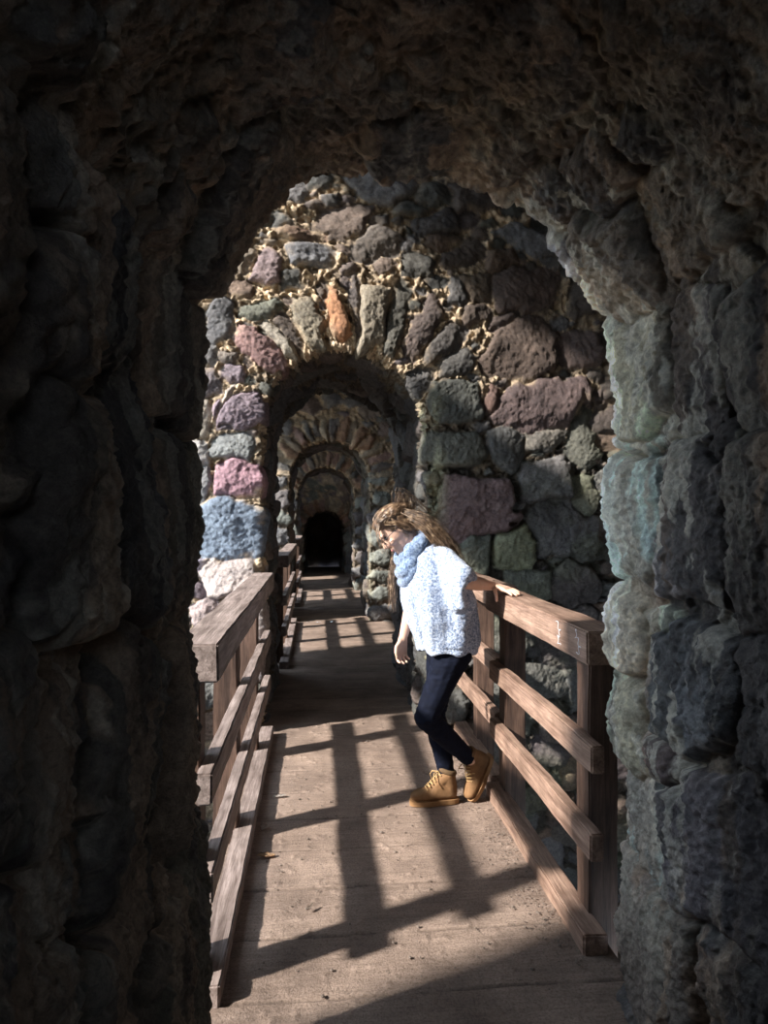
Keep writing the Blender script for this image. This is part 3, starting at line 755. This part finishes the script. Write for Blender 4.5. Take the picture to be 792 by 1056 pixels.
# joints (m). She faces -X with her left side to the camera
hipL, kneeL, ankL = V((.71, 3.62, .83)), V((.565, 3.60, .50)), V((.822, 3.705, .235))
hipR, kneeR, ankR = V((.70, 3.78, .83)), V((.635, 3.76, .48)), V((.705, 3.715, .11))
pel, wai, che, nek = V((.70, 3.70, .86)), V((.665, 3.70, 1.0)), V((.625, 3.70, 1.2)), V((.555, 3.70, 1.36))
shL, elL, wrL = V((.655, 3.56, 1.33)), V((.735, 3.375, 1.225)), V((.905, 3.50, 1.192))
shR, elR, wrR = V((.595, 3.84, 1.32)), V((.535, 3.89, 1.08)), V((.475, 3.86, .865))
HC = V((.415, 3.705, 1.475)); pit = math.radians(44)
fw = V((-math.cos(pit), -.10, -math.sin(pit))).normalized(); up = V((-math.sin(pit), 0, math.cos(pit))); up = (up - up.dot(fw) * fw).normalized()
lf = up.cross(fw).normalized()           # her left = towards the camera
HR = Matrix((fw, lf, up)).transposed()   # head frame: x forward, y left, z up
def hd(f, l, u): return HC + fw * f + lf * l + up * u
bm = bmesh.new()
hull(bm, [(pel, (.10, .145, .09)), (wai, (.085, .115, .06))]); hull(bm, [(wai, (.085, .115, .06)), (che, (.10, .14, .08))])
hull(bm, [(che, (.10, .14, .08)), (che + V((-.03, 0, .10)), (.075, .14, .05))])
hull(bm, [(che + V((-.03, 0, .10)), (.06, .07, .04)), (nek, .05)]); hull(bm, [(nek, .052), (hd(-.03, 0, -.06), .05)])
for a, b_, c_ in ((shL, elL, wrL), (shR, elR, wrR)):
    hull(bm, [(a, .048), (b_, .036)], 12); hull(bm, [(b_, .037), (b_.lerp(c_, .3), .037), (c_, .0235)], 12)
for a, b_, c_ in ((hipL, kneeL, ankL), (hipR, kneeR, ankR)):
    hull(bm, [(a, .085), (b_, .055)], 12); hull(bm, [(b_, .052), (b_.lerp(c_, .35), .054), (c_, .034)], 12)
# head
hull(bm, [(hd(-.015, 0, .035), (.098, .076, .085), HR), (hd(.005, 0, -.01), (.078, .068, .07), HR)], 24)
hull(bm, [(hd(.03, 0, -.02), (.052, .056, .055), HR), (hd(.062, 0, -.098), (.020, .024, .016), HR), (hd(-.005, .045, -.06), (.02, .012, .03), HR), (hd(-.005, -.045, -.06), (.02, .012, .03), HR)], 18)
hull(bm, [(hd(.082, 0, .018), (.012, .01, .01), HR), (hd(.104, 0, -.030), (.012, .012, .009), HR), (hd(.084, 0, -.038), (.012, .019, .008), HR)], 12)   # nose
hull(bm, [(hd(.078, .025, .026), (.012, .022, .007), HR), (hd(.078, -.025, .026), (.012, .022, .007), HR)], 12)   # brow
for s in (-1, 1):
    hull(bm, [(hd(.062, s * .038, -.030), (.022, .022, .02), HR)], 12)       # cheek
    hull(bm, [(hd(-.008, s * .076, -.002), (.018, .009, .030), HR)], 12)     # ear
hull(bm, [(hd(.083, .012, -.062), (.010, .014, .0055), HR), (hd(.083, -.012, -.062), (.010, .014, .0055), HR)], 12)
hull(bm, [(hd(.081, .010, -.074), (.010, .013, .006), HR), (hd(.081, -.010, -.074), (.010, .013, .006), HR)], 12)
# hands: palm, five fingers of their own length with two bends
def hand(w, d, side, n, curl, spread, thumb):
    """w wrist, d finger direction, side towards the thumb, n out of the back of the hand"""
    d, side, n = d.normalized(), side.normalized(), n.normalized()
    pc = [w + side * .018, w - side * .018, w + d * .078 + side * .030, w + d * .072 - side * .032]
    hull(bm, [(pc[0], .014), (pc[1], .014), (pc[2], .0115), (pc[3], .0105)], 10)
    for k, (off, L) in enumerate(((.030, .068), (.010, .078), (-.011, .072), (-.031, .056))):
        a = w + d * (.076 - .003 * k) + side * off; dd = (d + side * (.5 - k * .33) * spread * 1.0).normalized(); ax = dd; p = a
        for q, (f, r0, r1) in enumerate(((.45, .0092, .0084), (.30, .0084, .0078), (.25, .0078, .0066))):
            ang = curl[q]; ax = (ax * math.cos(ang) - n * math.sin(ang)).normalized() if q == 0 else (ax * math.cos(ang) - (n * dd.dot(ax) + dd * (n.dot(ax) * -1)).normalized() * math.sin(ang)).normalized()
            p2 = p + ax * L * f; hull(bm, [(p, r0), (p2, r1)], 10); p = p2
    a = w + d * .018 + side * .022
    for (t, L, r0, r1) in zip(thumb, (.036, .030, .026), (.0125, .0105, .0092), (.0105, .0092, .0075)):
        b2 = a + t.normalized() * L; hull(bm, [(a, r0), (b2, r1)], 10); a = b2
hand(wrL, V((.62, -.78, -.16)), V((-.78, -.62, .0)), V((-.1, .1, 1)), (.05, .12, .18), .5, [V((-.25, -.9, -.35)), V((.05, -.55, -.8)), V((.05, -.2, -1))])
hand(wrR, V((-.12, -.05, -1)), V((-.8, -.6, .1)), V((-.55, .8, 0)), (.25, .55, .5), .3, [V((-.6, -.5, -.7)), V((-.1, -.4, -1)), V((.2, -.1, -1))])
base = V((.66, 3.72, 0))
woman = blob('person', bm, M_SKIN, None, .0042, 2, origin=base)
woman.location = base
tag(woman, 'woman in pale blue knit sweater, dark jeans and tan boots, head bowed, leaning on rail', 'person')
ORG = base
# eyes and glasses
for s in (-1, 1):
    bm = bmesh.new(); bmesh.ops.create_uvsphere(bm, u_segments=12, v_segments=8, radius=.011)
    for v in bm.verts: v.co += hd(.071, s * .031, .006) - base
    frombm('eye', bm, M_GLASS, woman, True)
def ringpts(c, ux, uy, rx, ry, n=20, closed=True):
    return [c + ux * rx * math.cos(2 * PI * i / n) + uy * ry * math.sin(2 * PI * i / n) - base for i in range(n + 1)]
ln = [ringpts(hd(.096, s * .034, .000), lf, up, .026, .020) for s in (-1, 1)]
ln.append([hd(.1, -.01, .004) - base, hd(.1, .01, .004) - base])
for s in (-1, 1): ln.append([hd(.094, s * .060, .006) - base, hd(.05, s * .076, .008) - base, hd(-.01, s * .083, .006) - base])
curve('glasses', ln, .0022, M_GLASS, woman)
lips = bmesh.new()
hull(lips, [(hd(.0875, .012, -.0665) - base, (.007, .012, .007), HR), (hd(.0875, -.012, -.0665) - base, (.007, .012, .007), HR)], 12)
frombm('lips', lips, plain('lips', (.5, .2, .18), .5), woman, True)
# hair: shell over the skull plus loose strands
bm = bmesh.new()
hull(bm, [(hd(-.028, 0, .048), (.104, .088, .086), HR), (hd(-.045, 0, -.005), (.078, .084, .07), HR)], 24)
hull(bm, [(hd(.035, 0, .082), (.052, .066, .032), HR), (hd(-.04, 0, .075), (.06, .07, .05), HR)], 16)
hull(bm, [(hd(-.11, .01, .045), (.045, .045, .04), HR), (hd(-.075, 0, .05), .055)], 14)
hair = blob('hair', bm, M_HAIR, woman, .006, 3, disp=lambda P: fbm(P * np.array((1, 1, 1)), 30, 3, 5) * .006, origin=base)
def hstrand(path, spread, n, rad, seed):
    rr = random.Random(seed); out = []
    for _ in range(n):
        o0 = V((rr.gauss(0, 1), rr.gauss(0, 1), rr.gauss(0, 1))); ph = rr.uniform(0, 9); am = rr.uniform(.3, 1)
        ln = []; L = len(path); cut = rr.uniform(.7, 1)
        for i in range(22):
            t = i / 21 * (L - 1) * cut; k = min(int(t), L - 2); f = t - k
            p0, p1, p2, p3 = path[max(k - 1, 0)], path[k], path[k + 1], path[min(k + 2, L - 1)]
            p = .5 * ((2 * p1) + (p2 - p0) * f + (2 * p0 - 5 * p1 + 4 * p2 - p3) * f * f + (3 * p1 - p0 - 3 * p2 + p3) * f ** 3)
            s = spread[0] + (spread[1] - spread[0]) * i / 21
            p = p + o0 * s + V((math.sin(ph + i * .45), math.cos(ph * 2 + i * .38), math.sin(ph * 3 + i * .33))) * .006 * am * (i / 21)
            p.z -= .02 * (i / 21) ** 2 * am
            ln.append(p - base)
        out.append(ln)
    return out
S = []
for s in (-1, 1):     # swept back over the skull from the forehead, both sides
    for k in range(7):
        u = .03 + .012 * k; l = s * (.012 + .0115 * k)
        S += hstrand([hd(.078 - .006 * k, l * .7, .07 - .004 * k), hd(.035, l * 1.05, .122 - .006 * k), hd(-.04, l * 1.1, .125 - .009 * k), hd(-.11, l * .7, .075), hd(-.15, l * .4, .03)], (.004, .009), 9, .001, k * 7 + s)
for k, (dx, dz) in enumerate(((0, 0), (.02, -.02), (-.02, .02), (.01, .03), (.03, .0))):   # down the back, over the shoulder
    S += hstrand([hd(-.09, .03, .05), V((.545 + dx, 3.62, 1.515 + dz)), V((.59 + dx, 3.60, 1.475 + dz)), V((.645 + dx, 3.60, 1.415 + dz)), V((.70 + dx, 3.62, 1.345 + dz * .5)), V((.735 + dx, 3.64, 1.27))], (.012, .024), 38, .001, 100 + k)
    S += hstrand([hd(-.09, -.02, .05), V((.55 + dx, 3.72, 1.51 + dz)), V((.61 + dx, 3.72, 1.46 + dz)), V((.69 + dx, 3.72, 1.38)), V((.745 + dx, 3.72, 1.26))], (.012, .024), 28, .001, 130 + k)
for k in range(3):    # side hair tucked behind the glasses, down to the collar
    S += hstrand([hd(.03 - .02 * k, .078, .06), hd(-.02, .089, .02), hd(-.05, .09, -.03), hd(-.075, .075, -.07)], (.005, .010), 26, .001, 160 + k)
S += hstrand([hd(.03, -.07, .05), hd(.02, -.085, -.04), V((.42, 3.80, 1.32)), V((.405, 3.80, 1.22)), V((.41, 3.79, 1.13)), V((.40, 3.79, 1.05))], (.006, .014), 60, .001, 170)
S += hstrand([hd(-.12, 0, .06), hd(-.15, .0, .09), hd(-.18, .01, .07), hd(-.15, .03, .03), hd(-.11, .03, .06)], (.008, .020), 60, .001, 180)   # loose knot
S += hstrand([hd(-.1, .02, .09), hd(-.16, .03, .12), V((.58, 3.68, 1.56)), V((.65, 3.66, 1.53))], (.012, .030), 16, .001, 190)       # flyaways
S += hstrand([hd(.02, .05, .10), hd(.09, .06, .05), hd(.11, .07, -.02), V((.38, 3.64, 1.36))], (.004, .014), 9, .001, 191)
curve('hair_strands', S, .0019, M_HAIR, woman, lambda t: 1 - .6 * t)

# sweater: rings down the body, wide batwing sleeve
def loft(bm, rings, n=40):
    rs_ = []
    for (c, rx, ry, ex) in rings:
        r = []
        for i in range(n):
            a = 2 * PI * i / n; ca, sa = math.cos(a), math.sin(a)
            r.append(bm.verts.new((c[0] + rx * math.copysign(abs(ca) ** ex, ca), c[1] + ry * math.copysign(abs(sa) ** ex, sa), c[2])))
        rs_.append(r)
    for a, b_ in zip(rs_, rs_[1:]):
        for i in range(n): bm.faces.new((a[i], a[(i + 1) % n], b_[(i + 1) % n], b_[i]))
    bm.faces.new(list(reversed(rs_[0]))); bm.faces.new(rs_[-1])
bm = bmesh.new()
loft(bm, [((.692, 3.70, .835), .155, .185, .9), ((.69, 3.70, .90), .168, .200, .9), ((.665, 3.70, 1.0), .185, .212, .9), ((.640, 3.70, 1.1), .190, .215, .9), ((.625, 3.70, 1.19), .183, .21, .9),
          ((.61, 3.70, 1.27), .165, .205, .9), ((.595, 3.70, 1.335), .135, .19, .85), ((.58, 3.70, 1.385), .098, .14, .85), ((.565, 3.70, 1.42), .07, .09, .9)])
hull(bm, [(shL + V((-.01, .02, .0)), .066), (shL.lerp(elL, .75) + V((.0, .0, -.01)), (.062, .05, .072)), (V((.70, 3.47, 1.10)), (.05, .06, .05))])
hull(bm, [(shL.lerp(elL, .6), .055), (V((.715, 3.36, 1.27)), .045), (V((.752, 3.375, 1.245)), .032), (V((.712, 3.40, 1.11)), .03)])
hull(bm, [(shL.lerp(elL, .6) + V((.0, .02, -.03)), .05), (V((.735, 3.45, 1.13)), .05), (V((.72, 3.52, 1.0)), .04)])
hull(bm, [(shR + V((0, -.02, 0)), .062), (elR + V((0, 0, .02)), .055), (V((.56, 3.84, 1.08)), .05)])
def folds(P):
    a = np.arctan2(P[:, 1] - 3.70, P[:, 0] - .65)
    Q = np.stack([np.cos(a) * 1.3, np.sin(a) * 1.3, P[:, 2] * .55], 1)
    w = sstep(1.36, 1.1, P[:, 2])
    cuff = np.exp(-(((P - np.array((.755, 3.375, 1.17))) ** 2).sum(1)) / .042 ** 2)
    return -.06 * cuff + fbm(Q, 2.0, 2, 12, .4) * .030 * w + fbm(P, 10, 3, 15) * .008 + fbm(P, 70, 2, 16) * .0018 + np.where(P[:, 2] < .87, .008 * vnoise(P * 22, 3), 0)
blob('sweater', bm, M_KNIT, woman, .0065, 5, disp=folds, origin=base)
# cowl collar: two thick soft rolls round the neck
def roll(bm, c, R0, R1, tube, tilt, yaw=0, n=30, k=12, lump=0):
    Rm = Matrix.Rotation(yaw, 3, 'Z') @ Matrix.Rotation(tilt, 3, 'Y'); rr = []
    for i in range(n):
        a = 2 * PI * i / n; cc = V((R0 * math.cos(a), R1 * math.sin(a), 0)); o = V((math.cos(a), math.sin(a), 0)); t = tube * (1 + .22 * math.sin(3 * a + lump) + .1 * math.sin(7 * a))
        rr.append([bm.verts.new(V(c) + Rm @ (cc + o * t * math.cos(b2) * .8 + V((0, 0, 1)) * t * 1.15 * math.sin(b2))) for b2 in [2 * PI * j / k for j in range(k)]])
    for i in range(n):
        for j in range(k): bm.faces.new((rr[i][j], rr[(i + 1) % n][j], rr[(i + 1) % n][(j + 1) % k], rr[i][(j + 1) % k]))
bm = bmesh.new()
roll(bm, (.500, 3.68, 1.375), .095, .118, .033, -.85, 0, lump=1)
roll(bm, (.493, 3.68, 1.325), .100, .122, .033, -1.05, 0, lump=2.5)
roll(bm, (.505, 3.68, 1.285), .100, .118, .032, -1.2, 0, lump=4)
roll(bm, (.530, 3.69, 1.410), .072, .095, .030, -.65, 0, lump=.3)
blob('cowl_collar', bm, M_COWL, woman, .006, 3, disp=lambda P: fbm(P, 16, 3, 33) * .008 + fbm(P, 70, 2, 16) * .0018, origin=base)
# jeans
bm = bmesh.new()
hull(bm, [(V((.70, 3.70, .90)), (.108, .145, .04)), (V((.705, 3.70, .80)), (.12, .155, .07))], 18)
for a, b_, c_, s in ((hipL, kneeL, ankL, -1), (hipR, kneeR, ankR, 1)):
    hull(bm, [(a + V((.0, 0, .01)), (.105, .085, .09)), (a.lerp(b_, .45), .078), ], 14); hull(bm, [(a.lerp(b_, .45), .078), (b_, .060)], 14)
    hull(bm, [(b_, .060), (b_.lerp(c_, .35), .058)], 14); hull(bm, [(b_.lerp(c_, .35), .058), (b_.lerp(c_, .93), .041)], 14)
def jf(P):
    kz = np.exp(-((P[:, 2] - .49) / .07) ** 2) + .6 * np.exp(-((P[:, 2] - .2) / .06) ** 2) + .6 * np.exp(-((P[:, 2] - .76) / .06) ** 2)
    return fbm(P * np.array((1, 1, 2.6)), 16, 3, 41, .5, True) * .006 * (.3 + kz) + fbm(P, 9, 2, 5) * .003
blob('jeans', bm, M_DENIM, woman, .0065, 3, disp=jf, origin=base)
bm = bmesh.new()   # bare cuffless wrist band
ln = [ringpts(wrL.lerp(elL, .06), V((.1, .1, 1)).normalized(), V((.62, -.7, 0)).normalized().cross(V((.1, .1, 1)).normalized()), .026, .026)]
curve('bracelet', ln, .0028, M_METAL, woman); bm.free()
def boot(loc, yaw, pitch, roll_, label):
    """ankle boot: +x toe, origin on the ground under the heel"""
    R = Matrix.Rotation(yaw, 4, 'Z') @ Matrix.Rotation(pitch, 4, 'Y') @ Matrix.Rotation(roll_, 4, 'X')
    T = Matrix.Translation(V(loc) - base) @ R
    bm = bmesh.new()
    hull(bm, [(V((.035, 0, .055)), (.036, .034, .03)), (V((.03, 0, .05)), (.04, .035, .028)), (V((.045, 0, .16)), (.044, .040, .02))], 16)
    hull(bm, [(V((.035, 0, .05)), (.040, .036, .028)), (V((.13, 0, .052)), (.05, .041, .032)), (V((.085, 0, .10)), (.04, .034, .03))], 16)
    hull(bm, [(V((.13, 0, .050)), (.05, .041, .032)), (V((.205, -.003, .046)), (.046, .043, .030)), (V((.16, 0, .058)), (.04, .036, .034))], 16)
    hull(bm, [(V((.045, 0, .15)), (.046, .041, .025)), (V((.10, 0, .10)), (.035, .032, .03))], 16)
    b_ = blob('boot', bm, M_BOOT, woman, .005, 3, disp=lambda P: fbm(P, 22, 3, 3) * .003)
    b_.matrix_local = T
    if label: b_['label'] = label
    bm = bmesh.new(); n = 36; lo = []; hi = []
    for zz, arr, g in ((0, lo, 0), (.026, hi, .002)):
        for i in range(n):
            a = 2 * PI * i / n; x = .118 + (.135 + g) * math.cos(a); w = .047 - .010 * math.exp(-((x - .09) / .04) ** 2) - (.006 if x < .07 else 0)
            arr.append(bm.verts.new((x, (w + g) * math.copysign(abs(math.sin(a)) ** .72, math.sin(a)), zz)))
    for i in range(n): bm.faces.new((lo[i], lo[(i + 1) % n], hi[(i + 1) % n], hi[i]))
    bm.faces.new(list(reversed(lo))); bm.faces.new(hi); frombm('sole', bm, M_SOLE, b_, False)
    bm = bmesh.new(); k2 = 10; rr = []
    for i in range(28):
        a = 2 * PI * i / 28; cc = V((.045 + .040 * math.cos(a), .036 * math.sin(a), .172 + .012 * math.cos(a))); o = V((math.cos(a), math.sin(a), 0))
        rr.append([bm.verts.new(cc + o * .010 * math.cos(q) + V((0, 0, .014)) * math.sin(q)) for q in [2 * PI * j / k2 for j in range(k2)]])
    for i in range(28):
        for j in range(k2): bm.faces.new((rr[i][j], rr[(i + 1) % 28][j], rr[(i + 1) % 28][(j + 1) % k2], rr[i][(j + 1) % k2]))
    frombm('collar', bm, M_COLLAR, b_, True)
    ln = []
    for i in range(6):
        t = i / 5; x = .163 - .072 * t; z = .094 + .072 * t
        ln.append([V((x - .004, -.026, z - .012)), V((x + .006, 0, z + .004)), V((x - .004, .026, z - .012))])
        if i < 5: ln.append([V((x - .004, -.026, z - .012)), V((x - .004, 0, z + .010)), V((x - .018, .026, z + .003))])
    ln.append([V((.093, 0, .170)), V((.125, .022, .168)), V((.130, .045, .140)), V((.118, .05, .115))])
    ln.append([V((.093, 0, .170)), V((.125, -.022, .168)), V((.132, -.045, .143)), V((.12, -.05, .11))])
    curve('laces', ln, .0028, M_LACE, b_)
boot((.745, 3.715, .005), PI + .05, 0, 0, None)
boot((.955, 3.785, .212), PI + .5, 1.0, 0, 'boot resting on its toe')

# =================================================================== camera and light
cam = bpy.data.cameras.new('camera'); co = bpy.data.objects.new('camera', cam); C.objects.link(co)
cam.sensor_fit = 'VERTICAL'; cam.sensor_height = 36; cam.lens = 36 * F / 1056; cam.clip_start = .02
cam.shift_y = (532 - 528) / 1056
co.location = (0, 0, H); co.rotation_euler = (PI / 2, 0, -TH)
bpy.context.scene.camera = co
sun = bpy.data.lights.new('sun', 'SUN'); so = bpy.data.objects.new('sun', sun); C.objects.link(so)
sun.energy = 12; sun.angle = math.radians(2.4); sun.color = (1, .93, .84)
so.rotation_euler = V((1, .45, -.71)).to_track_quat('-Z', 'Y').to_euler(); so.location = (-6, 0, 8)
w = bpy.data.worlds.new('world'); bpy.context.scene.world = w; w.use_nodes = True
bg = w.node_tree.nodes['Background']; bg.inputs[0].default_value = (.70, .84, 1, 1); bg.inputs[1].default_value = 3.5
sc = bpy.context.scene
sc.view_settings.view_transform = 'Standard'; sc.view_settings.look = 'None'; sc.view_settings.exposure = 0
sc.view_settings.gamma = 1; sc.view_settings.use_curve_mapping = False
sc.cycles.max_bounces = 8; sc.cycles.diffuse_bounces = 5; sc.cycles.use_denoising = True
print('denoise', sc.cycles.use_denoising, sc.cycles.denoiser)
